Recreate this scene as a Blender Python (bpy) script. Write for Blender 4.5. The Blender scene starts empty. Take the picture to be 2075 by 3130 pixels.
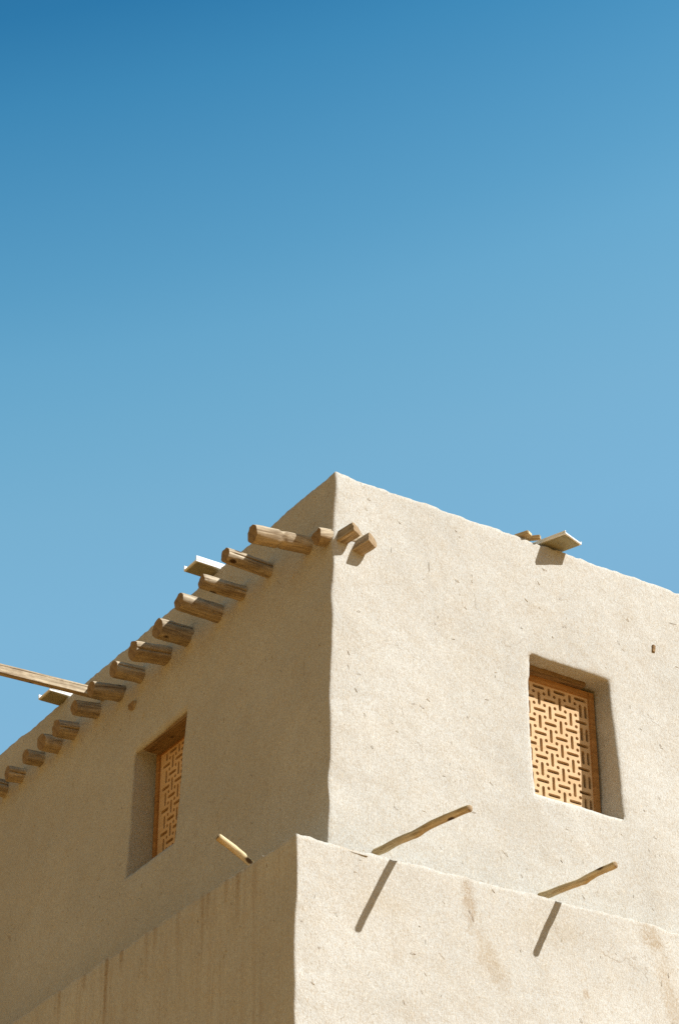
import bpy, bmesh, math, random
from mathutils import Vector, Matrix, noise
R = math.radians
S = bpy.context.scene
COL = S.collection
random.seed(7)

# ------------------------------------------------------------------ camera
cam = bpy.data.cameras.new('camera')
cam_o = bpy.data.objects.new('camera', cam)
COL.objects.link(cam_o)
cam_o.location = (-6.48842, -10.09457, 1.6)
cam_o.rotation_euler = (R(90 + 32.1825), 0, R(-32.8776))
cam.sensor_fit = 'VERTICAL'
cam.sensor_height = 36.0
cam.sensor_width = 24.0
cam.lens = 83.43
cam.clip_end = 3000
S.camera = cam_o

# ------------------------------------------------------------------ sky, sun, exposure
SUN = Vector((.478, -.513, .713)).normalized()       # towards the sun
SUN_EL = math.asin(SUN.z)
SUN_ROT = math.atan2(SUN.x, SUN.y)
w = bpy.data.worlds.new('World')
S.world = w
w.use_nodes = True
nt = w.node_tree
bg = nt.nodes['Background']
sky = nt.nodes.new('ShaderNodeTexSky')
sky.sky_type = 'NISHITA'
sky.sun_disc = False
sky.sun_elevation = SUN_EL
sky.sun_rotation = SUN_ROT
sky.altitude = 900
sky.air_density = 1.0
sky.dust_density = 0.3
sky.ozone_density = 0.3
# directional sky tint: blue deepens upwards, away from the sun; unseen horizon warmed for shade
wtc = nt.nodes.new('ShaderNodeTexCoord')
wdot = nt.nodes.new('ShaderNodeVectorMath')
wdot.operation = 'DOT_PRODUCT'
wdot.inputs[1].default_value = (.20 * .84, -.20 * .543, -1.0)
nt.links.new(wtc.outputs['Generated'], wdot.inputs[0])
wadd = nt.nodes.new('ShaderNodeMath')
wadd.operation = 'ADD'
wadd.use_clamp = True
wadd.inputs[1].default_value = 1.0
nt.links.new(wdot.outputs['Value'], wadd.inputs[0])
wramp = nt.nodes.new('ShaderNodeValToRGB')
SKY_STOPS = [(0.0, (0.0217, 0.0971, 0.1774)), (0.2, (0.0589, 0.3027, 0.4193)), (0.285, (0.1278, 0.5353, 0.6257)), (0.312, (0.2195, 0.6744, 0.7112)), (0.344, (0.3333, 0.7846, 0.7675)), (0.37, (0.4238, 0.8663, 0.803)), (0.395, (0.5383, 0.9529, 0.8395)), (0.42, (0.6127, 0.9864, 0.8421)), (0.45, (0.6872, 1.0079, 0.8454)), (0.49, (0.7195, 1.003, 0.8465)), (0.58, (0.7, 0.8758, 0.7542)), (0.7, (0.7075, 0.7075, 0.5362)), (0.9, (0.6923, 0.4438, 0.2136)), (1, (0.5487, 0.3213, 0.137))]
while len(wramp.color_ramp.elements) < len(SKY_STOPS):
    wramp.color_ramp.elements.new(.5)
for e, (p, c) in zip(wramp.color_ramp.elements, SKY_STOPS):
    e.position = p
    e.color = (*c, 1)
wramp.color_ramp.interpolation = 'LINEAR'
nt.links.new(wadd.outputs[0], wramp.inputs[0])
wmul = nt.nodes.new('ShaderNodeMix')
wmul.data_type = 'RGBA'
wmul.blend_type = 'MULTIPLY'
wmul.inputs[0].default_value = 1.0
nt.links.new(sky.outputs[0], wmul.inputs[6])
nt.links.new(wramp.outputs[0], wmul.inputs[7])
# warm tan fill added to the unseen -X sky to brown the shaded wall
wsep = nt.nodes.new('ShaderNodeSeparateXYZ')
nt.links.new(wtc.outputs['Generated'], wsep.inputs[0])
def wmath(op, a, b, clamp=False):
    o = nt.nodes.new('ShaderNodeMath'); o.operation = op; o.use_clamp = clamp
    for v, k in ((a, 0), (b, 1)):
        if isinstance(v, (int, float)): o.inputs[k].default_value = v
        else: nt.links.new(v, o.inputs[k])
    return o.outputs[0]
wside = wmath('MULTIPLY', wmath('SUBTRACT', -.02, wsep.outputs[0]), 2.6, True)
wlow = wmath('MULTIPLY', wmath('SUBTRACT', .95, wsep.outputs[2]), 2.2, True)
wfill = nt.nodes.new('ShaderNodeMix'); wfill.data_type = 'RGBA'
nt.links.new(wmath('MULTIPLY', wmath('MULTIPLY', wside, wlow), .8), wfill.inputs[0])
nt.links.new(wmul.outputs[2], wfill.inputs[6])
wfill.inputs[7].default_value = (1.5, 1.24, .60, 1)
nt.links.new(wfill.outputs[2], bg.inputs['Color'])
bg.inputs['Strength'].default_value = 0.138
sun = bpy.data.lights.new('sun', 'SUN')
sun.energy = 4.45
sun.angle = R(.5)
sun.color = (1.0, .995, .975)
sun_o = bpy.data.objects.new('sun', sun)
COL.objects.link(sun_o)
sun_o.location = (10, -10, 20)
sun_o.rotation_euler = (-SUN).to_track_quat('-Z', 'Y').to_euler()
S.view_settings.view_transform = 'Standard'
S.view_settings.look = 'None'
S.view_settings.exposure = 0.95
S.view_settings.gamma = 1.0
S.cycles.use_denoising = False

# ------------------------------------------------------------------ materials
class NT:
    def __init__(s, name):
        s.m = bpy.data.materials.new(name)
        s.m.use_nodes = True
        s.t = s.m.node_tree
        s.b = s.t.nodes['Principled BSDF']
        s.b.inputs['Specular IOR Level'].default_value = .15
        s.b.inputs['Roughness'].default_value = .95
        s.tc = s.n('ShaderNodeTexCoord')
    def n(s, ty, **k):
        o = s.t.nodes.new(ty)
        for a, v in k.items():
            setattr(o, a, v)
        return o
    def l(s, a, b):
        s.t.links.new(a, b)
    def val(s, x, sock):
        if hasattr(x, 'is_output') or isinstance(x, bpy.types.NodeSocket):
            s.l(x, sock)
        else:
            sock.default_value = x
    def math(s, op, a, b=0.0, clamp=False):
        o = s.n('ShaderNodeMath', operation=op, use_clamp=clamp)
        s.val(a, o.inputs[0]); s.val(b, o.inputs[1])
        return o.outputs[0]
    def comb(s, x, y, z):
        o = s.n('ShaderNodeCombineXYZ')
        s.val(x, o.inputs[0]); s.val(y, o.inputs[1]); s.val(z, o.inputs[2])
        return o.outputs[0]
    def noise(s, vec, scale, detail=4, rough=.55, dist=0.0):
        o = s.n('ShaderNodeTexNoise')
        s.l(vec, o.inputs['Vector'])
        o.inputs['Scale'].default_value = scale
        o.inputs['Detail'].default_value = detail
        o.inputs['Roughness'].default_value = rough
        o.inputs['Distortion'].default_value = dist
        return o.outputs['Fac']
    def ramp(s, f, stops):
        o = s.n('ShaderNodeValToRGB')
        s.l(f, o.inputs[0])
        e = o.color_ramp.elements
        while len(e) < len(stops):
            e.new(.5)
        for i, (p, c) in enumerate(stops):
            e[i].position = p
            e[i].color = (c, c, c, 1) if isinstance(c, (int, float)) else (*c, 1)
        return o.outputs[0]
    def mix(s, f, a, b, blend='MIX'):
        o = s.n('ShaderNodeMix', data_type='RGBA', blend_type=blend)
        s.val(f, o.inputs[0])
        for x, k in ((a, 6), (b, 7)):
            if isinstance(x, tuple):
                o.inputs[k].default_value = (*x, 1)
            else:
                s.l(x, o.inputs[k])
        return o.outputs[2]
    def bump(s, h, strength, dist, prev=None):
        o = s.n('ShaderNodeBump')
        o.inputs['Strength'].default_value = strength
        o.inputs['Distance'].default_value = dist
        s.l(h, o.inputs['Height'])
        if prev is not None:
            s.l(prev, o.inputs['Normal'])
        return o.outputs[0]

def adobe(name, base=False):
    m = NT(name)
    ob = m.tc.outputs['Object']
    sep = m.n('ShaderNodeSeparateXYZ')
    m.l(ob, sep.inputs[0])
    x, y, z = sep.outputs
    p = m.math('SUBTRACT', x, y)                 # runs round the corner
    flat = m.comb(p, m.math('ADD', x, y), z)
    big = m.noise(ob, 1.1, 5, .6)
    mid = m.noise(ob, 7, 6, .65)
    fine = m.noise(ob, 95, 4, .75)
    grit = m.noise(ob, 210, 3, .7)
    def fibres(ang, sc, lo, hi, off):
        mp = m.n('ShaderNodeMapping')
        mp.vector_type = 'POINT'
        m.l(flat, mp.inputs['Vector'])
        mp.inputs['Location'].default_value = (off, 0, off * 1.7)
        mp.inputs['Rotation'].default_value = (0, R(ang), 0)
        mp.inputs['Scale'].default_value = (sc * 5.0, sc, sc)
        return m.ramp(m.noise(mp.outputs[0], 1.0, 2, .5, .25), [(lo, 0), (hi, 1)])
    f1 = fibres(-24, 40, .56, .70, 3.1)
    f2 = fibres(8, 36, .58, .71, 8.7)
    f3 = fibres(-58, 44, .59, .72, 15.3)
    f4 = fibres(40, 46, .60, .73, 21.9)
    dark = m.math('MAXIMUM', m.math('MAXIMUM', f1, f2), m.math('MAXIMUM', f3, f4))
    g1 = fibres(-40, 42, .62, .72, 33.3)
    g2 = fibres(70, 46, .63, .73, 41.3)
    pale = m.math('MAXIMUM', g1, g2)
    c = m.mix(m.ramp(big, [(.36, 0), (.62, 1)]), (.415, .417, .395), (.48, .484, .460))
    c = m.mix(m.math('MULTIPLY', m.ramp(mid, [(.42, 0), (.75, 1)]), .35), c, (.40, .345, .265))
    c = m.mix(m.math('MULTIPLY', m.ramp(fine, [(.48, 0), (.68, 1)]), .55), c, (.33, .27, .185))
    c = m.mix(m.math('MULTIPLY', dark, .45), c, (.27, .195, .11))
    c = m.mix(m.math('MULTIPLY', pale, .4), c, (.72, .66, .54))
    mg = m.n('ShaderNodeMapping')
    m.l(flat, mg.inputs['Vector'])
    mg.inputs['Scale'].default_value = (150, 60, 55)
    grain = m.noise(mg.outputs[0], 1.0, 3, .7, .3)
    c = m.mix(m.math('MULTIPLY', m.ramp(grain, [(.46, 0), (.66, 1)]), .28), c, (.32, .255, .17))
    c = m.mix(m.math('MULTIPLY', m.ramp(grain, [(.30, 1), (.46, 0)]), .35), c, (.62, .58, .48))
    vd = m.n('ShaderNodeVectorMath', operation='ADD')
    wn = m.n('ShaderNodeTexNoise')
    m.l(ob, wn.inputs['Vector']); wn.inputs['Scale'].default_value = 3.5; wn.inputs['Detail'].default_value = 5
    ws = m.n('ShaderNodeVectorMath', operation='SCALE')
    m.l(wn.outputs['Color'], ws.inputs[0]); ws.inputs['Scale'].default_value = .55
    m.l(ob, vd.inputs[0]); m.l(ws.outputs[0], vd.inputs[1])
    vo = m.n('ShaderNodeTexVoronoi', feature='DISTANCE_TO_EDGE')
    m.l(vd.outputs[0], vo.inputs['Vector']); vo.inputs['Scale'].default_value = 1.7
    crack = m.math('MULTIPLY', m.ramp(vo.outputs['Distance'], [(.0, 1), (.009, 0)]), m.ramp(m.noise(ob, 2.1, 3, .6), [(.56, 0), (.65, 1)]))
    c = m.mix(m.math('MULTIPLY', crack, .4), c, (.17, .115, .06))
    h0 = m.math('SUBTRACT', mid, m.math('MULTIPLY', crack, .25))
    if base:
        # rain streaks running down from the ledge and washed-out patches
        mp = m.n('ShaderNodeMapping')
        m.l(flat, mp.inputs['Vector'])
        mp.inputs['Scale'].default_value = (13, 2, .8)
        st = m.noise(mp.outputs[0], 1.0, 6, .62, 1.3)
        mp2 = m.n('ShaderNodeMapping')
        m.l(flat, mp2.inputs['Vector'])
        mp2.inputs['Scale'].default_value = (34, 2, 2.2)
        st2 = m.noise(mp2.outputs[0], 1.0, 4, .6, .4)
        left = m.ramp(m.math('MULTIPLY', p, -1.0), [(.08, 0), (.22, 1)])
        s1 = m.math('MULTIPLY', m.ramp(st, [(.44, 0), (.66, 1)]), m.ramp(st2, [(.35, .25), (.62, 1)]))
        s1 = m.math('MULTIPLY', s1, m.math('MULTIPLY', m.math('MULTIPLY', left, .42), m.ramp(big, [(.35, .25), (.65, 1)])))
        c = m.mix(s1, c, (.245, .155, .075))
        def patch(px, pz, rx, rz, slant, amt, colr, amp=3.0):
            nonlocal c
            dx = m.math('SUBTRACT', p, px)
            dz = m.math('SUBTRACT', z, pz)
            dx = m.math('ADD', dx, m.math('MULTIPLY', dz, slant))
            dx = m.math('DIVIDE', dx, rx); dz = m.math('DIVIDE', dz, rz)
            d = m.math('SQRT', m.math('ADD', m.math('MULTIPLY', dx, dx), m.math('MULTIPLY', dz, dz)))
            d = m.math('ADD', d, m.math('MULTIPLY', m.math('SUBTRACT', m.noise(ob, 14, 8, .75), .5), amp))
            f = m.math('MULTIPLY', m.ramp(d, [(.25, 1), (1.0, 0)]), amt)
            f = m.math('MULTIPLY', f, m.ramp(grain, [(.38, .3), (.56, 1)]))
            c = m.mix(f, c, colr)
            return f
        q1 = patch(.985, 6.70, .06, .16, .05, .6, (.25, .165, .08))
        q2 = patch(1.12, 6.40, .10, .24, .42, .5, (.28, .20, .105))
        q3 = patch(2.26, 6.80, .10, .14, .25, .55, (.27, .185, .09))
        q4 = patch(2.36, 6.52, .09, .28, .15, .5, (.30, .215, .115))
        patch(1.55, 6.68, .35, .12, 0, .25, (.33, .25, .14))
        patch(.45, 6.56, .25, .1, .2, .2, (.33, .25, .14))
        patch(.993, 6.635, .014, .022, .3, 1.0, (.10, .06, .03))
        patch(1.012, 6.60, .010, .03, .3, .9, (.14, .09, .045))
        patch(.214, 6.81, .09, .03, 0, .6, (.33, .23, .12))
        patch(.045, 6.194, .016, .012, 0, 1.0, (.12, .07, .03))
        patch(1.763, 6.343, .03, .035, 0, .7, (.27, .18, .09))
        for yy, rz, am in ((.20, .22, .55), (.52, .15, .45), (.58, .30, .4), (1.12, .10, .5), (1.22, .26, .35), (1.52, .12, .6), (1.70, .34, .65), (1.98, .1, .6),
                           (2.3, .2, .4), (.33, .12, .3), (.85, .3, .3)):
            patch(-.485 - yy, 6.80, .034, rz * 1.7, .02, min(1, am * 1.3), (.25, .165, .08), 1.3)
        h0 = m.math('SUBTRACT', h0, m.math('MULTIPLY', m.math('MAXIMUM', q1, q3), .5))
    if base:
        c = m.mix(1.0, c, (1.05, 1.055, 1.06), 'MULTIPLY')
    m.l(c, m.b.inputs['Base Color'])
    n = m.bump(h0, .22, .02)
    n = m.bump(fine, .6, .005, n)
    n = m.bump(m.math('SUBTRACT', m.math('ADD', grit, grain), m.math('MULTIPLY', dark, .5)), .4, .002, n)
    m.l(n, m.b.inputs['Normal'])
    return m.m

def wood(name, c0, c1, c2, grain=1.0, vary=.35, knots=True, bumpy=.5):
    m = NT(name)
    m.b.inputs['Roughness'].default_value = .8
    ob = m.tc.outputs['Object']
    info = m.n('ShaderNodeObjectInfo')
    off = m.n('ShaderNodeVectorMath', operation='ADD')
    m.l(ob, off.inputs[0])
    r = m.math('MULTIPLY', info.outputs['Random'], 37.0)
    m.l(m.comb(r, r, r), off.inputs[1])
    mp = m.n('ShaderNodeMapping')
    m.l(off.outputs[0], mp.inputs['Vector'])
    mp.inputs['Scale'].default_value = (3.0 * grain, 42 * grain, 42 * grain)
    g = m.noise(mp.outputs[0], 1.0, 5, .65, .8)
    blot = m.noise(off.outputs[0], 14, 4, .6)
    c = m.ramp(g, [(.30, c0), (.52, c1), (.72, c2)])
    c = m.mix(m.math('MULTIPLY', m.ramp(blot, [(.45, 0), (.75, 1)]), .55), c, c0)
    if knots:
        v = m.n('ShaderNodeTexVoronoi')
        mk = m.n('ShaderNodeMapping')
        m.l(off.outputs[0], mk.inputs['Vector'])
        mk.inputs['Scale'].default_value = (5, 9, 9)
        m.l(mk.outputs[0], v.inputs['Vector'])
        v.inputs['Scale'].default_value = 1.0
        c = m.mix(m.ramp(v.outputs['Distance'], [(.10, 1), (.17, 0)]), c, (.07, .04, .018))
    hsv = m.n('ShaderNodeHueSaturation')
    m.l(c, hsv.inputs['Color'])
    rv = m.math('MULTIPLY_ADD', info.outputs['Random'], vary)
    rv.node.inputs[2].default_value = 1 - vary * .6
    m.l(rv, hsv.inputs['Value'])
    m.l(hsv.outputs[0], m.b.inputs['Base Color'])
    n = m.bump(g, bumpy, .006)
    n = m.bump(blot, .3, .01, n)
    m.l(n, m.b.inputs['Normal'])
    return m.m

def end_grain(name, c0, c1):
    m = NT(name)
    ob = m.tc.outputs['Object']
    wv = m.n('ShaderNodeTexWave', wave_type='RINGS', rings_direction='X')
    m.l(ob, wv.inputs['Vector'])
    wv.inputs['Scale'].default_value = 45
    wv.inputs['Distortion'].default_value = 3.5
    wv.inputs['Detail'].default_value = 3
    c = m.mix(m.ramp(wv.outputs['Fac'], [(.2, 0), (.8, 1)]), c0, c1)
    c = m.mix(m.math('MULTIPLY', m.ramp(m.noise(ob, 26, 4, .6), [(.45, 0), (.7, 1)]), .6), c, (.13, .075, .035))
    m.l(c, m.b.inputs['Base Color'])
    m.l(m.bump(m.noise(ob, 90, 3, .6), .5, .005), m.b.inputs['Normal'])
    return m.m

def plain(name, col, rough=.6, metal=0.0, dirt=.3):
    m = NT(name)
    m.b.inputs['Roughness'].default_value = rough
    m.b.inputs['Metallic'].default_value = metal
    ob = m.tc.outputs['Object']
    c = m.mix(m.math('MULTIPLY', m.ramp(m.noise(ob, 18, 5, .65), [(.4, 0), (.75, 1)]), dirt), col,
              tuple(v * .45 for v in col))
    m.l(c, m.b.inputs['Base Color'])
    m.l(m.bump(m.noise(ob, 60, 3, .6), .15, .004), m.b.inputs['Normal'])
    return m.m

M_WALL = adobe('adobe_plaster')
M_BASE = adobe('adobe_plaster_streaked', True)
M_LOG = wood('weathered_timber', (.17, .12, .072), (.41, .335, .23), (.60, .51, .38))
M_END = end_grain('timber_end_grain', (.17, .115, .065), (.33, .24, .14))
M_STICK = wood('bare_branch', (.31, .225, .115), (.55, .44, .26), (.68, .57, .38), 1.6, .15, True, .6)
M_FRAME = wood('varnished_frame', (.24, .115, .035), (.36, .185, .062), (.42, .23, .085), 1.0, .1, False, .2)
M_SCREEN = wood('carved_screen', (.49, .325, .17), (.56, .385, .22), (.61, .43, .26), .8, .06, False, .12)
M_LINTEL = wood('rough_lintel', (.12, .07, .03), (.26, .165, .075), (.34, .23, .12), 1.0, .2, True, .9)
M_METAL = plain('painted_sheet_metal', (.80, .82, .81), .45, .0, .15)
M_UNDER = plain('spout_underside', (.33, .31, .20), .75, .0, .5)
M_STRAW = plain('dry_straw', (.60, .50, .32), .8)
M_STRAW_D = plain('dark_straw', (.37, .29, .19), .9)

def ground_mat():
    m = NT('sandy_ground')
    ob = m.tc.outputs['Object']
    c = m.mix(m.ramp(m.noise(ob, .35, 6, .6), [(.35, 0), (.7, 1)]), (.33, .17, .038), (.36, .185, .045))
    c = m.mix(m.math('MULTIPLY', m.ramp(m.noise(ob, 9, 6, .7), [(.45, 0), (.75, 1)]), .5), c, (.22, .115, .03))
    m.l(c, m.b.inputs['Base Color'])
    m.l(m.bump(m.noise(ob, 14, 6, .65), .5, .03), m.b.inputs['Normal'])
    return m.m
M_GROUND = ground_mat()

# ------------------------------------------------------------------ helpers
def link(name, verts, faces, mats, parent=None, smooth=True, mat_idx=None):
    me = bpy.data.meshes.new(name)
    me.from_pydata([tuple(v) for v in verts], [], faces)
    for mm in mats:
        me.materials.append(mm)
    if mat_idx:
        for p, i in zip(me.polygons, mat_idx):
            p.material_index = i
    for p in me.polygons:
        p.use_smooth = smooth
    me.update()
    o = bpy.data.objects.new(name, me)
    COL.objects.link(o)
    if parent:
        o.parent = parent
    return o

def tag(o, label=None, cat=None, group=None, kind=None):
    if label: o['label'] = label
    if cat: o['category'] = cat
    if group: o['group'] = group
    if kind: o['kind'] = kind
    return o

def nz(p, s, seed=0.0):
    return noise.noise(Vector((p[0] * s + seed, p[1] * s - seed * .7, p[2] * s + seed * .3)))

def frame_along(d, up=Vector((0, 0, 1))):
    """matrix whose X is d"""
    d = d.normalized()
    y = up.cross(d).normalized()
    z = d.cross(y)
    return Matrix((d, y, z)).transposed()

# ------------------------------------------------------------------ ground
gv = [(-500, -500, 0), (500, -500, 0), (500, 500, 0), (-500, 500, 0)]
tag(link('ground', gv, [(0, 1, 2, 3)], [M_GROUND], None, False), kind='structure')

# ------------------------------------------------------------------ the house
house = bpy.data.objects.new('adobe_house', None)
COL.objects.link(house)
tag(house, 'two-storey pale mud plaster house with roof beam ends and two carved wooden lattice windows', 'house')

ZT, BAT = 9.4435, .05

def rough(p, scale=1.0):
    """how far the hand-laid plaster stands out here"""
    return scale * (.010 * nz(p, 1.7, 3.1) + .0035 * nz(p, 4.5, 9.2) + .0016 * nz(p, 13, 1.7)
                    + .0016 * nz(p, 31, 5.5))

def steps(a, b, d):
    n = max(1, round((b - a) / d))
    return [a + (b - a) * i / n for i in range(n + 1)]

def merge(*ls):
    out = sorted(v for l in ls for v in l)
    r = [out[0]]
    for v in out[1:]:
        if v - r[-1] > .006:
            r.append(v)
    return r

# one entry per beam end: distance along the wall, free end (out from wall, bottom z, top z), bottom / top z at the wall
BEAMS = [
    (.216, .430, 8.917, 9.031, 8.960, 9.075),
    (.678, .363, 9.020, 9.119, 9.030, 9.128),
    (1.009, .322, 9.031, 9.123, 9.017, 9.116),
    (1.284, .335, 8.997, 9.106, 8.997, 9.110),
    (1.665, .274, 8.998, 9.119, 9.020, 9.124),
    (1.964, .283, 8.975, 9.103, 9.005, 9.118),
    (2.300, .256, 8.995, 9.109, 9.030, 9.121),
    (2.570, .263, 8.976, 9.089, 9.010, 9.119),
    (2.919, .223, 8.996, 9.099, 9.025, 9.125),
    (3.244, .186, 8.986, 9.104, 9.020, 9.104),
    (3.486, .176, 8.985, 9.104, 9.025, 9.103),
    (3.769, .166, 8.995, 9.101, 9.010, 9.110),
    (4.059, .153, 8.991, 9.106, 9.010, 9.095),
    (4.339, .153, 8.985, 9.116, 9.010, 9.115),
    (4.64, .150, 8.985, 9.110, 9.010, 9.110),
    (4.95, .150, 8.985, 9.110, 9.010, 9.110),
]
COLLARS = [(b[0], (b[4] + b[5]) / 2) for b in BEAMS]

class Strip:
    """a hand-plastered wall that turns the corner: s < 0 runs up the +Y side, s > 0 along +X"""
    def __init__(self, ox, oy, ztop, bat, zref, rc=.012, rt=.016, seed=0.0, wob=.012, taper=0.0, lift=0.0):
        self.taper, self.lift = taper, lift
        self.ox, self.oy, self.zt, self.bat, self.zref, self.rc, self.rt, self.seed, self.wob = ox, oy, ztop, bat, zref, rc, rt, seed, wob
    def base(self, s):
        r = self.rc
        L = r * math.pi / 4
        if s < -L:
            return Vector((0, -s - L + r, 0)), Vector((-1, 0, 0))
        if s > L:
            return Vector((s - L + r, 0, 0)), Vector((0, -1, 0))
        a = math.pi * 1.25 + (s / L) * math.pi / 4
        n = Vector((math.cos(a), math.sin(a), 0))
        return Vector((r, r, 0)) + n * r, n
    def at(self, s, z, inn=0.0, amount=1.0):
        b, n = self.base(s)
        d = self.bat * (self.zref - z)
        k = math.exp(-abs(s) / .18)
        q = Vector((b.x, b.y, z))
        if s < -self.rc: q += Vector((-d, -d * k, 0))
        elif s > self.rc: q += Vector((-d * k, -d, 0))
        else: q += Vector((-d, -d, 0))
        if s > 0:
            q.y += self.taper * s
            q.z += self.lift * min(s, 2.4) * max(0, min(1, (z - self.zt + .6) / .5))
        # the corner wanders a little
        wv = self.wob * k * (nz((0, 0, z), 2.3, 7 + self.seed) + .5 * nz((0, 0, z), 6.1, 2 + self.seed))
        q += Vector((wv, -wv, 0))
        if s < 0 and z > 8.8 and self.ox == 0:
            for (by, bz) in COLLARS:
                dd = math.hypot(b.y - by, z - bz)
                if dd < .14:
                    q += n * (.020 + .014 * nz(q, 17, 3.3)) * math.exp(-((dd - .055) / .032) ** 2)
        q += n * (rough(q + Vector((self.seed,) * 3), amount) - inn)
        return Vector((q.x + self.ox, q.y + self.oy, q.z)), n

def build_strip(name, st, slist, zlist, mat, holes, top_in=.4, sill=None):
    """holes: (s0, s1, z0, z1, depth, warp)"""
    verts, faces = [], []
    ns, rows = len(slist), []
    zz = [(z, 0.0) for z in zlist]
    r = st.rt
    for a in (20, 40, 60, 78):
        zz.append((st.zt - r + r * math.sin(R(a)), r - r * math.cos(R(a))))
    nsurf = len(zz)
    tops = [r + .02, r + .06, .12, top_in * .6, top_in]
    def near(s, z):
        best = (9, None)
        for h in holes:
            dx = max(h[0] - s, 0, s - h[1]); dz = max(h[2] - z, 0, z - h[3])
            d = math.hypot(dx, dz)
            if d < best[0]: best = (d, h)
        return best
    for z, inn in zz:
        for s in slist:
            d, h = near(s, z)
            ds = dz = 0.0
            push = 0.0
            if h and d < .12:
                k = (1 - d / .12)
                ds, dz = h[5](s, z)
                ds *= k; dz *= k
                push = .006 * max(0, 1 - d / .035) ** 2
            p, n = st.at(s + ds, z + dz, inn + push)
            verts.append(p)
    for j, t in enumerate(tops):
        for s in slist:
            p, n = st.at(s, st.zt - .004, t)
            p.z += .014 * nz(p, 6, 4.4) + .010 * nz(p, 21, 8.8)
            verts.append(p)
    nrow = nsurf + len(tops)
    zs = [z for z, _ in zz]
    gone = set()
    for h in holes:
        for j in range(nsurf - 1):
            for i in range(ns - 1):
                cs, cz = (slist[i] + slist[i + 1]) / 2, (zs[j] + zs[j + 1]) / 2
                if h[0] < cs < h[1] and h[2] < cz < h[3]:
                    gone.add((i, j))
    for j in range(nrow - 1):
        for i in range(ns - 1):
            if (i, j) not in gone:
                a = j * ns + i
                faces.append((a, a + 1, a + ns + 1, a + ns))
    # crumbly crest
    for i in range(ns):
        for j in range(nsurf - 4, nsurf):
            v = verts[j * ns + i]
            v.z += .014 * nz(v, 6, 4.4) + .010 * nz(v, 21, 8.8)
    # reveals
    for h in holes:
        i0 = min(range(ns), key=lambda i: abs(slist[i] - h[0])); i1 = min(range(ns), key=lambda i: abs(slist[i] - h[1]))
        j0 = min(range(nsurf), key=lambda j: abs(zs[j] - h[2])); j1 = min(range(nsurf), key=lambda j: abs(zs[j] - h[3]))
        loop = [(i, j0) for i in range(i0, i1)] + [(i1, j) for j in range(j0, j1)] + \
               [(i, j1) for i in range(i1, i0, -1)] + [(i0, j) for j in range(j1, j0, -1)]
        prev = [j * ns + i for i, j in loop]
        inward = Vector((1, 0, 0)) if h[0] < 0 else Vector((0, 1, 0))
        for dep in [.012, .03, .055, .08, .11, .14, .18, .24]:
            cur = []
            for (i, j), pv in zip(loop, [b * ns + a for a, b in loop]):
                p0 = verts[pv]
                p = p0.copy()
                p += inward * dep
                # vertical inner faces: fade the batter out with depth
                f = dep / .24
                if i in (i0, i1) or j in (j0, j1):
                    tang = Vector((0, 1, 0)) if h[0] < 0 else Vector((1, 0, 0))
                    e = rough(p * 1.3 + Vector((5, 5, 5)), .7)
                    if i == i0: p += tang * (-1 if h[0] < 0 else 1) * (-e + .02 * f * h[6])
                    if i == i1: p -= tang * (-1 if h[0] < 0 else 1) * (-e + .02 * f * h[6])
                    if j == j1: p.z -= (.012 if h[0] > 0 else -.004) * min(1, dep / .1) + e
                    if j == j0: p.z += e + .03 * f
                verts.append(p)
                cur.append(len(verts) - 1)
            n = len(loop)
            for k in range(n):
                faces.append((prev[k], prev[(k + 1) % n], cur[(k + 1) % n], cur[k]))
            prev = cur
    return verts, faces

# openings: left window on the shaded side, right window on the sunny side
def warp_right(s, z):
    a = .010 * nz((s, 0, z), 6, 2.2)
    k = max(0, min(1, (1.85 - s) / .5))
    t = max(0, min(1.1, (z - 7.6) / .98))
    a += k * (.05 * t ** 2 - .012 * math.sin(min(1, t) * math.pi) - .004) + .004 * nz((s, 0, z), 22, 5.2)
    return a, .009 * nz((s, 3, z), 5, 6.1) + .006 * nz((s, 5, z), 20, 1.1)
def warp_left(s, z):
    a = .008 * nz((s, 7, z), 6, 4.2)
    a -= max(0, min(1, (-1.75 - s) / .5)) * .04 * max(0, min(1, (z - 7.6) / .93))
    a += .003 * nz((s, 7, z), 22, 5.2)
    return a, .008 * nz((s, 9, z), 5, 8.1) + .005 * nz((s, 5, z), 20, 1.1) - .02 * max(0, (-s - 1.66) / .6) * max(0, min(1, (z - 8.2) / .3))

R0, R1, RZ0, RZ1 = 1.343, 2.0, 7.612, 8.578
L0, L1, LZ0, LZ1 = -2.285, -1.655, 7.612, 8.528
up = Strip(0, 0, ZT, BAT, ZT, seed=0.0, wob=.012)
sl = merge(steps(-8, -4.9, .25), steps(-4.9, L0, .022), steps(L0, L1, .021), steps(L1, -.03, .022),
           [-.02, -.0094, -.004, .0, .004, .0094, .02], steps(.03, R0, .022), steps(R0, R1, .0205), steps(R1, 2.95, .022), steps(2.95, 6, .25))
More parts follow.
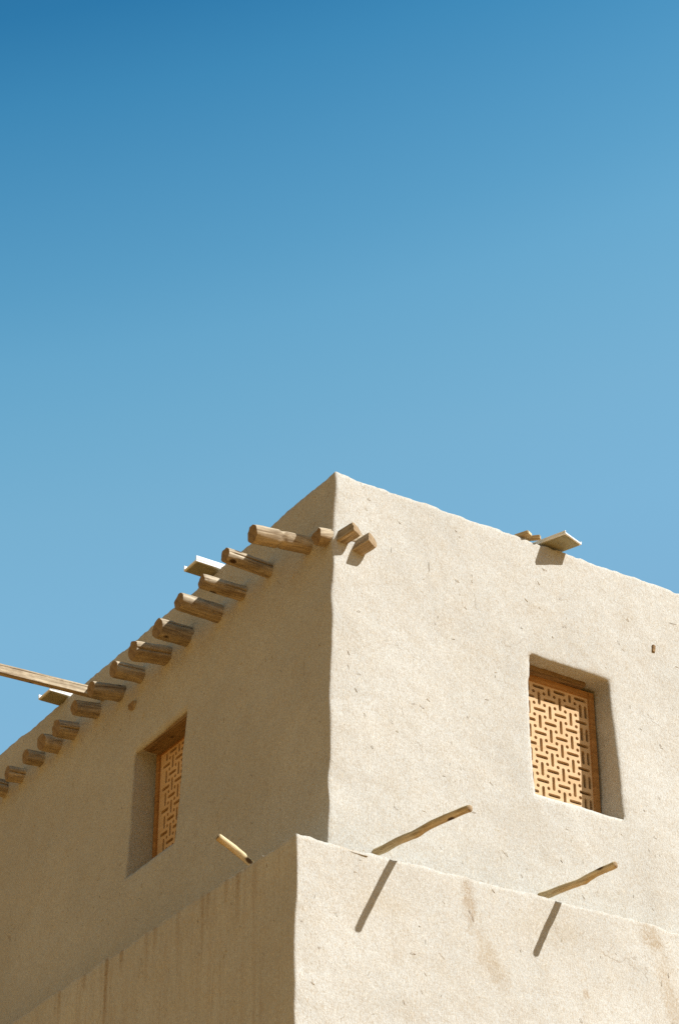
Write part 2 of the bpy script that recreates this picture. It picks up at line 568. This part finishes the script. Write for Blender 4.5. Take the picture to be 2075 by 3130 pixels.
# the merge keeps 6 mm apart: make sure the opening edges survived
def snap(l, vals):
    for v in vals:
        i = min(range(len(l)), key=lambda k: abs(l[k] - v)); l[i] = v
    return l
snap(sl, [L0, L1, R0, R1])
zl = merge([6.2, 6.5], steps(6.7, RZ0, .022), steps(RZ0, LZ1, .0215), [RZ1], steps(RZ1 + .02, ZT - .03, .0215))
snap(zl, [RZ0, LZ1, RZ1])
wv, wf = build_strip('wall', up, sl, zl, M_WALL,
                     [(L0, L1, LZ0, LZ1, .2, warp_left, .3), (R0, R1, RZ0, RZ1, .2, warp_right, .3)])
def close_box(verts, faces, x0, x1, y0, y1, z0, z1, roof):
    """plain far walls and the roof deck"""
    b = len(verts)
    verts += [Vector(v) for v in [(x1, y0, z0), (x1, y1, z0), (x0, y1, z0), (x1, y0, z1), (x1, y1, z1), (x0, y1, z1),
                                  (x0, y0, roof), (x1, y0, roof), (x1, y1, roof), (x0, y1, roof)]]
    faces += [(b, b + 1, b + 4, b + 3), (b + 1, b + 2, b + 5, b + 4), (b + 6, b + 7, b + 8, b + 9)]
close_box(wv, wf, .02, 5.98, .02, 7.98, 0, ZT, ZT - .16)
link('wall', wv, wf, [M_WALL], house)

# the thicker base of the house, with a ledge at its top
BX, BY, BZ = -.485, -.385, 6.79
bs = Strip(BX, BY, BZ, .004, BZ, rc=.016, rt=.005, seed=4.0, wob=.010, taper=.05, lift=.04)
bsl = merge(steps(-8.2, -4.2, .25), steps(-4.2, -.04, .024), [-.03, -.0157, -.008, 0, .008, .0157, .03], steps(.04, 3.3, .024), steps(3.3, 6.3, .25))
bzl = merge([-.1, 2, 4, 5, 5.4], steps(5.5, BZ - .024, .024))
bv, bf = build_strip('base_wall', bs, bsl, bzl, M_BASE, [], top_in=.46)
link('base_wall', bv, bf, [M_BASE], house)

# ------------------------------------------------------------------ windows
def curve_panel(name, w_, z0, z1, slots, dots, thick, mat, parent):
    cu = bpy.data.curves.new(name + '_outline', 'CURVE')
    cu.dimensions = '2D'
    cu.fill_mode = 'BOTH'
    cu.extrude = thick / 2
    def poly(pts):
        sp = cu.splines.new('POLY')
        sp.points.add(len(pts) - 1)
        for q, (x, y) in zip(sp.points, pts):
            q.co = (x, y, 0, 1)
        sp.use_cyclic_u = True
    poly([(-w_ / 2, z0), (w_ / 2, z0), (w_ / 2, z1), (-w_ / 2, z1)])
    for (cx, cz, hx, hz) in slots:
        r = min(hx, hz)
        pts = []
        ax, az = hx - r, hz - r
        for k in range(12):
            a = 2 * math.pi * (k + .5) / 12
            pts.append((cx + math.copysign(ax, math.cos(a)) + r * math.cos(a), cz + math.copysign(az, math.sin(a)) + r * math.sin(a)))
        poly(pts)
    for (cx, cz, r) in dots:
        poly([(cx + r * math.cos(2 * math.pi * k / 10), cz + r * math.sin(2 * math.pi * k / 10)) for k in range(10)])
    co = bpy.data.objects.new(name + '_tmp', cu)
    COL.objects.link(co)
    bpy.context.view_layer.update()
    me = bpy.data.meshes.new_from_object(co.evaluated_get(bpy.context.evaluated_depsgraph_get()))
    bpy.data.objects.remove(co)
    bpy.data.curves.remove(cu)
    me.name = name
    me.materials.clear()
    me.materials.append(mat)
    o = bpy.data.objects.new(name, me)
    COL.objects.link(o)
    o.parent = parent
    return o

def boxes(name, bl, mats, parent, bev=.003, jitter=0.0):
    bm = bmesh.new()
    for (x0, x1, y0, y1, z0, z1) in bl:
        g = bmesh.ops.create_cube(bm, size=1)
        for v in g['verts']:
            v.co = Vector(((x0 + x1) / 2 + v.co.x * (x1 - x0), (y0 + y1) / 2 + v.co.y * (y1 - y0), (z0 + z1) / 2 + v.co.z * (z1 - z0)))
        es = list({e for v in g['verts'] for e in v.link_edges})
        bmesh.ops.bevel(bm, geom=es, offset=bev, segments=2, affect='EDGES', clamp_overlap=True)
    me = bpy.data.meshes.new(name)
    bm.to_mesh(me); bm.free()
    for mm in mats: me.materials.append(mm)
    o = bpy.data.objects.new(name, me)
    COL.objects.link(o)
    o.parent = parent
    return o

CELL = .08
def window(loc, rotz, label, fw=.046):
    """local: X along the wall, Y inwards, Z up. The frame's front is at Y=0; panel 0.54 x 0.85"""
    W, Z0, Z1 = .27, 7.645, 8.492
    # each rail a box, butted end to end
    fr = boxes('window', [(-W - fw, -W, 0, .06, Z0 - fw, Z1 + fw), (W, W + fw, 0, .06, Z0 - fw, Z1 + fw),
                          (-W, W, .002, .06, Z1, Z1 + fw), (-W, W, .002, .06, Z0 - fw, Z0)], [M_FRAME], house, .004)
    fr.location = loc
    fr.rotation_euler = (0, 0, rotz)
    fr['label'] = label
    slots, dots = [], []
    r = .0110
    L = CELL * .575
    zt = 8.351                       # a row of dots
    xs = [.25 - CELL * k for k in range(0, 7)]      # dot columns from the right edge
    rows = [zt + CELL - CELL * k for k in range(0, 10)]
    lo, hi = Z0 + .012, Z1 - .012
    def slot(cx, cz, hx, hz):
        z0, z1 = max(cz - hz, lo), min(cz + hz, hi)
        x0, x1 = max(cx - hx, -W + .010), min(cx + hx, W - .010)
        if z1 - z0 > .012 and x1 - x0 > .012:
            slots.append(((x0 + x1) / 2, (z0 + z1) / 2, (x1 - x0) / 2, (z1 - z0) / 2))
    for k, zr in enumerate(rows):
        for i, x in enumerate(xs):
            if i in (0, 6):
                continue
            if lo < zr - .01 and zr + .01 < hi:
                dots.append((x, zr, .0120))
    for k in range(-1, 10):
        cz = zt + CELL * .5 - CELL * k
        if k == -1: cz = zt + CELL * 1.5
        for i in range(6):
            cx = xs[i] - CELL / 2
            if (i + k) % 2 == 0:
                slot(cx, cz, r, L)
            elif k == -1:
                slot(cx, min(cz, hi - .011), L, .011)
            else:
                slot(cx, cz, L, r)
        if k % 2 == 0:
            slot(xs[0], cz, r, L * .95)
            slot(xs[6], cz, r, L * .95) if (5 + k) % 2 == 0 else None
    sc = curve_panel('lattice_screen', 2 * W, Z0 - .004, Z1 + .004, slots, dots, .028, M_SCREEN, fr)
    sc.rotation_euler = (R(90), 0, 0)
    sc.location = (0, .026, 0)
    return fr

wr = window((1.67, .093, 0), 0, 'lattice window on the sunlit side, half lit')
boxes('lintel', [(-.40, .40, -.045, .05, 8.532, 8.64)], [M_LINTEL], wr, .006).rotation_euler = (0, R(-1.2), 0)
wl = window((.093, 1.972, 0), R(-90), 'lattice window on the shaded side under a timber lintel')
boxes('lintel', [(-.278, .40, -.120, .05, 8.496, 8.534)], [M_LINTEL], wl, .008)

# ------------------------------------------------------------------ beams and sticks
def log_mesh(name, p0, p1, r0, r1, parent, mats=(None, None), seg=26, seed=0, sink=.25, groove=True, notch=None, flat=None,
             path=None, wobble=.06, knob=None, blunt=.12, n_len=None):
    """a rough round timber from p0 (inside the wall) to p1 (free end); mesh in its own frame with X along it"""
    p0, p1 = Vector(p0), Vector(p1)
    d = (p1 - p0)
    start = p0 - d.normalized() * sink
    Lg = (p1 - start).length
    rot = frame_along(d)
    n = n_len or max(8, int(Lg / .02))
    verts, faces, mi = [], [], []
    ga = R(18 + 30 * math.sin(seed * 3.3))
    angs = [2 * math.pi * k / seg for k in range(seg)]
    gk = -1
    if groove:
        angs = sorted([a for a in angs if abs(((a - ga + math.pi) % (2 * math.pi)) - math.pi) > R(7)] + [(ga - R(5)) % (2 * math.pi), ga % (2 * math.pi), (ga + R(5)) % (2 * math.pi)])
        gk = angs.index(ga % (2 * math.pi))
        seg = len(angs)
    for i in range(n + 1):
        t = i / n
        x = t * Lg
        r = r0 + (r1 - r0) * t
        end = max(0, (t - (1 - blunt * r1 / Lg)) / (blunt * r1 / Lg)) if blunt else 0
        off = path(t) if path else (0, 0)
        for k in range(seg):
            a = angs[k]
            ca, sa = math.cos(a), math.sin(a)
            rr = r * (1 + wobble * nz((x * 2, ca, sa), 1.6, seed) + wobble * .5 * nz((x * 9, ca * 3, sa * 3), 1.4, seed + 3))
            rr *= 1 - .04 * end
            if groove and k == gk and .35 < t < .97 and nz((x, 0, 0), 5, seed) > -.35:
                rr *= .70
            if notch and abs(x / Lg - notch) < .011:
                rr *= .86
            y, z = ca * rr, sa * rr
            if flat:
                for fa, fd, t0, t1 in flat:
                    if t0 <= t <= t1:
                        fx, fz = math.cos(R(fa)), math.sin(R(fa))
                        q = y * fx + z * fz
                        if q > fd * r:
                            y -= fx * (q - fd * r); z -= fz * (q - fd * r)
            if knob:
                for kt, ka, kh in knob:
                    g = math.exp(-((t - kt) * Lg / (r * .8)) ** 2) * max(0, math.cos(a - R(ka))) ** 3
                    y += ca * kh * g; z += sa * kh * g
            verts.append(Vector((x - Lg + (.006 * nz((ca, sa, 0), 2, seed + 8) if i == n else 0), y + off[0], z + off[1])))
    for i in range(n):
        for k in range(seg):
            a = i * seg + k; b = i * seg + (k + 1) % seg
            faces.append((a, b, b + seg, a + seg)); mi.append(0)
    # sawn end, slightly uneven
    b0 = n * seg
    ring = []
    off = path(1.0) if path else (0, 0)
    for k in range(seg):
        v = verts[b0 + k]
        ring.append(len(verts))
        verts.append(Vector((v.x + .002, off[0] + (v.y - off[0]) * .55, off[1] + (v.z - off[1]) * .55)))
    verts.append(Vector((.001, off[0], off[1])))
    c = len(verts) - 1
    for k in range(seg):
        k2 = (k + 1) % seg
        faces.append((b0 + k, b0 + k2, ring[k2], ring[k])); mi.append(1)
        faces.append((ring[k], ring[k2], c)); mi.append(1)
    faces.append(tuple(range(seg - 1, -1, -1))); mi.append(1)
    o = link(name, verts, faces, mats, parent, True, mi)
    o.matrix_world = Matrix.Translation(p1) @ rot.to_4x4()
    # crisp rim round the sawn end
    me = o.data
    me.update()
    att = me.attributes.new('sharp_edge', 'BOOLEAN', 'EDGE')
    for e in me.edges:
        a, b = e.vertices
        if b0 <= a < b0 + seg and b0 <= b < b0 + seg:
            att.data[e.index].value = True
    return o

for i, (y, out, zb, zt_, wb, wt) in enumerate(BEAMS):
    r1 = (zt_ - zb) / 2 * (1.03 + .07 * math.sin(i * 5.1))
    r0 = max((wt - wb) / 2 * 1.06, r1 * .97)
    kw = {}
    if i == 0:
        kw = dict(notch=.72, flat=[(80, .70, .0, .705)])
    o = log_mesh('roof_beam', (-.02, y + .012 * math.sin(i * 2.1), (wb + wt) / 2), (-out, y + .014 * math.sin(i * 3.7 + 1), (zb + zt_) / 2), r0, r1, house,
                 (M_LOG, M_END), seed=i * 1.37 + .4, wobble=.11, blunt=.10, **kw)
    o['group'] = 'round beam ends under the roof edge of the shaded side'
house.children[-1]
first = [c for c in house.children if c.name == 'roof_beam'][0]
first['label'] = 'longest notched beam end nearest the corner'

# short split stubs at the corner
st0 = log_mesh('beam_stub', (.02, .030, 8.985), (-.105, .035, 8.967), .056, .058, house, (M_LOG, M_END), seed=21, wobble=.10, blunt=.2,
               flat=[(95, .55, 0, 1), (200, .8, 0, 1)], groove=True)
stA = log_mesh('beam_stub', (.018, .02, 8.957), (.078, -.118, 8.998), .050, .050, house, (M_LOG, M_END), seed=23, wobble=.05, blunt=.15, sink=.03,
               flat=[(170, .62, 0, 1), (262, .7, 0, 1)], groove=False)
stB = log_mesh('beam_stub', (.135, .03, 8.925), (.193, -.112, 8.964), .052, .054, house, (M_LOG, M_END), seed=26, wobble=.06, blunt=.15,
               flat=[(160, .60, 0, 1), (250, .75, 0, 1)], groove=True)
# a beam broken off almost flush, and a peg flush with the sunny side
log_mesh('beam_stub', (-.01, 2.42, 8.912), (-.045, 2.42, 8.905), .045, .043, house, (M_LOG, M_END), seed=31, wobble=.12, blunt=.4, sink=.1,
         flat=[(90, .35, 0, 1)])
peg = boxes('wooden_peg', [(-.012, .012, -.03, .06, -.027, .027)], [M_LINTEL], house, .003)
peg.location = (2.40, -.004, 8.928)
peg.rotation_euler = (R(3), R(8), R(5))

# branches stuck through the ledge of the base
def branch(name, pts, r0, r1, label, seed, knobs):
    pts = [Vector(p) for p in pts]
    a, b = pts[0], pts[-1]
    # smooth the polyline through its points
    dense = []
    for i in range(len(pts) - 1):
        p0 = pts[max(0, i - 1)]; p1 = pts[i]; p2 = pts[i + 1]; p3 = pts[min(len(pts) - 1, i + 2)]
        for k in range(8):
            t = k / 8
            dense.append(.5 * ((2 * p1) + (p2 - p0) * t + (2 * p0 - 5 * p1 + 4 * p2 - p3) * t * t + (3 * p1 - p0 - 3 * p2 + p3) * t ** 3))
    dense.append(pts[-1])
    seg = 16
    verts, faces, mi = [], [], []
    rot = frame_along(b - a)
    n = len(dense)
    for i, c in enumerate(dense):
        t = i / (n - 1)
        tan = (dense[min(n - 1, i + 1)] - dense[max(0, i - 1)]).normalized()
        f = frame_along(tan)
        r = r0 + (r1 - r0) * t
        if i == n - 1: r *= .93
        for k in range(seg):
            an = 2 * math.pi * k / seg
            ca, sa = math.cos(an), math.sin(an)
            rr = r * (1 + .12 * nz((t * 9, ca, sa), 1.3, seed) + .05 * nz((t * 30, ca * 3, sa * 3), 1.2, seed))
            for kt, ka, kh in knobs:
                rr += kh * math.exp(-((t - kt) * 30) ** 2) * max(0, math.cos(an - R(ka))) ** 3
            verts.append(c + f @ Vector((0, ca * rr, sa * rr)))
    for i in range(n - 1):
        for k in range(seg):
            p = i * seg + k; q = i * seg + (k + 1) % seg
            faces.append((p, q, q + seg, p + seg)); mi.append(0)
    verts.append(dense[-1] + (dense[-1] - dense[-2]).normalized() * .002)
    for k in range(seg):
        faces.append(((n - 1) * seg + k, (n - 1) * seg + (k + 1) % seg, len(verts) - 1)); mi.append(1)
    faces.append(tuple(range(seg - 1, -1, -1))); mi.append(1)
    inv = (Matrix.Translation(a) @ rot.to_4x4()).inverted()
    o = link(name, [inv @ v for v in verts], faces, [M_STICK, M_END], None, True, mi)
    o.matrix_world = inv.inverted()
    tag(o, label, 'branch', 'bare branches sticking out over the ledge')
    return o

branch('branch', [(.165, .02, 6.943), (.190, -.128, 6.945), (.206, -.206, 6.948), (.227, -.303, 6.959), (.250, -.414, 6.960), (.279, -.549, 6.976),
       (.302, -.658, 6.979), (.325, -.764, 6.981), (.335, -.813, 6.978)], .0235, .0205,
       'longer bent branch sticking out over the ledge beside the house corner, sunlit side', 3, [(.52, 250, .012), (.93, 60, .004)])
branch('branch', [(1.29, .02, 6.95), (1.322, -.140, 6.948), (1.336, -.193, 6.946), (1.361, -.294, 6.951), (1.389, -.406, 6.953), (1.412, -.497, 6.969),
       (1.431, -.577, 6.978), (1.449, -.648, 6.982)], .0235, .0200,
       'shorter bent branch sticking out of the sunlit wall below the lattice window', 9, [(.62, 250, .012), (.93, 250, .006)])
branch('branch', [(-.10, .262, 6.752), (-.25, .262, 6.832), (-.36, .261, 6.885), (-.47, .260, 6.944), (-.584, .26, 6.996)],
       .022, .021, 'straight pale stick poking up over the ledge of the shaded side', 14, [])

# ------------------------------------------------------------------ long squared pole lying on a beam end
pd = Vector((-.812, 0, -.030)).normalized()
pole = boxes('wooden_pole', [(-.25, 3.3, -.024, .024, -.036, .018), (-.25, 3.3, -.019, .021, .0185, .034)], [M_LOG], None, .003)
pole.matrix_world = Matrix.Translation((-.01, 2.852, 9.172)) @ frame_along(pd).to_4x4()
tag(pole, 'long thin squared wooden pole jutting from the wall above the beam ends into the sky', 'pole')

# ------------------------------------------------------------------ sheet metal spouts on the roof edge
def spout(origin, rotz, Lout, Wd, tilt, label, lip=.028, edge=.014):
    """local X outwards, Y across; a shallow folded tray with a boarded underside"""
    bm_b = [(-.16, Lout, -Wd / 2, Wd / 2, 0, edge)]
    o = boxes('drain_spout', bm_b, [M_METAL], house, .002)
    o.location = origin
    o.rotation_euler = (0, tilt, rotz)
    for y0 in (-Wd / 2 - .002, Wd / 2 - .006):
        boxes('spout_lip', [(-.16, Lout, y0, y0 + .008, edge - .0005, edge + lip)], [M_METAL], o, .002)
    boxes('underside', [(-.155, Lout - .012, -Wd / 2 + .010, Wd / 2 - .010, -.006, .001)], [M_UNDER], o, .001)
    o['label'] = label
    return o
spout((0.0, 1.467, 9.458), R(180), .163, .160, 0, 'white metal spout on the roof edge of the shaded side near the corner')
spout((0.0, 3.573, 9.458), R(180), .145, .175, 0, 'white metal spout behind the long pole')
rs = spout((1.663, 0.03, 9.468), R(-72), .170, .180, R(1), 'white metal spout on the roof edge of the sunlit side', .012, .012)

# weathered offcuts lying beside the spout
def offcut(loc, rot, size, label):
    b = boxes('wood_offcut', [(-size[0] / 2, size[0] / 2, -size[1] / 2, size[1] / 2, -size[2] / 2, size[2] / 2)], [M_STICK], None, .004)
    b.location = loc
    b.rotation_euler = rot
    return tag(b, label, 'wood block')
offcut((1.43, .020, 9.474), (R(4), R(-3), R(-62)), (.10, .06, .026), 'short split wood block lying on the roof edge left of the metal spout')
offcut((1.495, .020, 9.476), (R(6), R(4), R(-50)), (.12, .03, .03), 'narrow wood offcut wedged between the wood block and the metal spout')

# ------------------------------------------------------------------ loose straw in the plaster
def straw(name, strip, n, srange, zrange, holes, mats, parent):
    verts, faces, mi = [], [], []
    k = 0
    while k < n:
        s = random.uniform(*srange); z = random.uniform(*zrange)
        if any(h[0] - .06 < s < h[1] + .06 and h[2] - .06 < z < h[3] + .06 for h in holes) or abs(s) < .04:
            continue
        k += 1
        a = random.gauss(R(118), R(38))
        ln = random.uniform(.012, .034) if random.random() < .95 else random.uniform(.04, .08)
        wd = random.uniform(.0006, .0012)
        ds, dz = math.cos(a) * ln / 2, math.sin(a) * ln / 2
        p0, nn = strip.at(s - ds, z - dz); p1, _ = strip.at(s + ds, z + dz)
        e = (p1 - p0).normalized().cross(nn) * wd
        p0 = p0 + nn * random.uniform(-.0015, .0015); p1 = p1 + nn * random.uniform(-.001, .004)
        pm = (p0 + p1) / 2 + nn * random.uniform(.0, .003) + e * random.uniform(-1.5, 1.5)
        b = len(verts)
        for q in (p0, pm, p1):
            verts += [q + e, q + nn * wd * 1.6, q - e]
        m_ = 0 if random.random() < .5 else 1
        for r_ in (0, 3):
            faces += [(b + r_, b + r_ + 1, b + r_ + 4, b + r_ + 3), (b + r_ + 1, b + r_ + 2, b + r_ + 5, b + r_ + 4)]
            mi += [m_, m_]
    o = link(name, verts, faces, mats, parent, False, mi)
    o['kind'] = 'stuff'
    return o
HL = [(L0, L1, LZ0, LZ1), (R0, R1, RZ0, RZ1)]
straw('straw', up, 330, (-4.4, 2.8), (6.9, ZT - .04), HL, [M_STRAW, M_STRAW_D], house)
straw('straw', bs, 140, (-3.4, 3.2), (5.7, BZ - .03), [], [M_STRAW, M_STRAW_D], house)
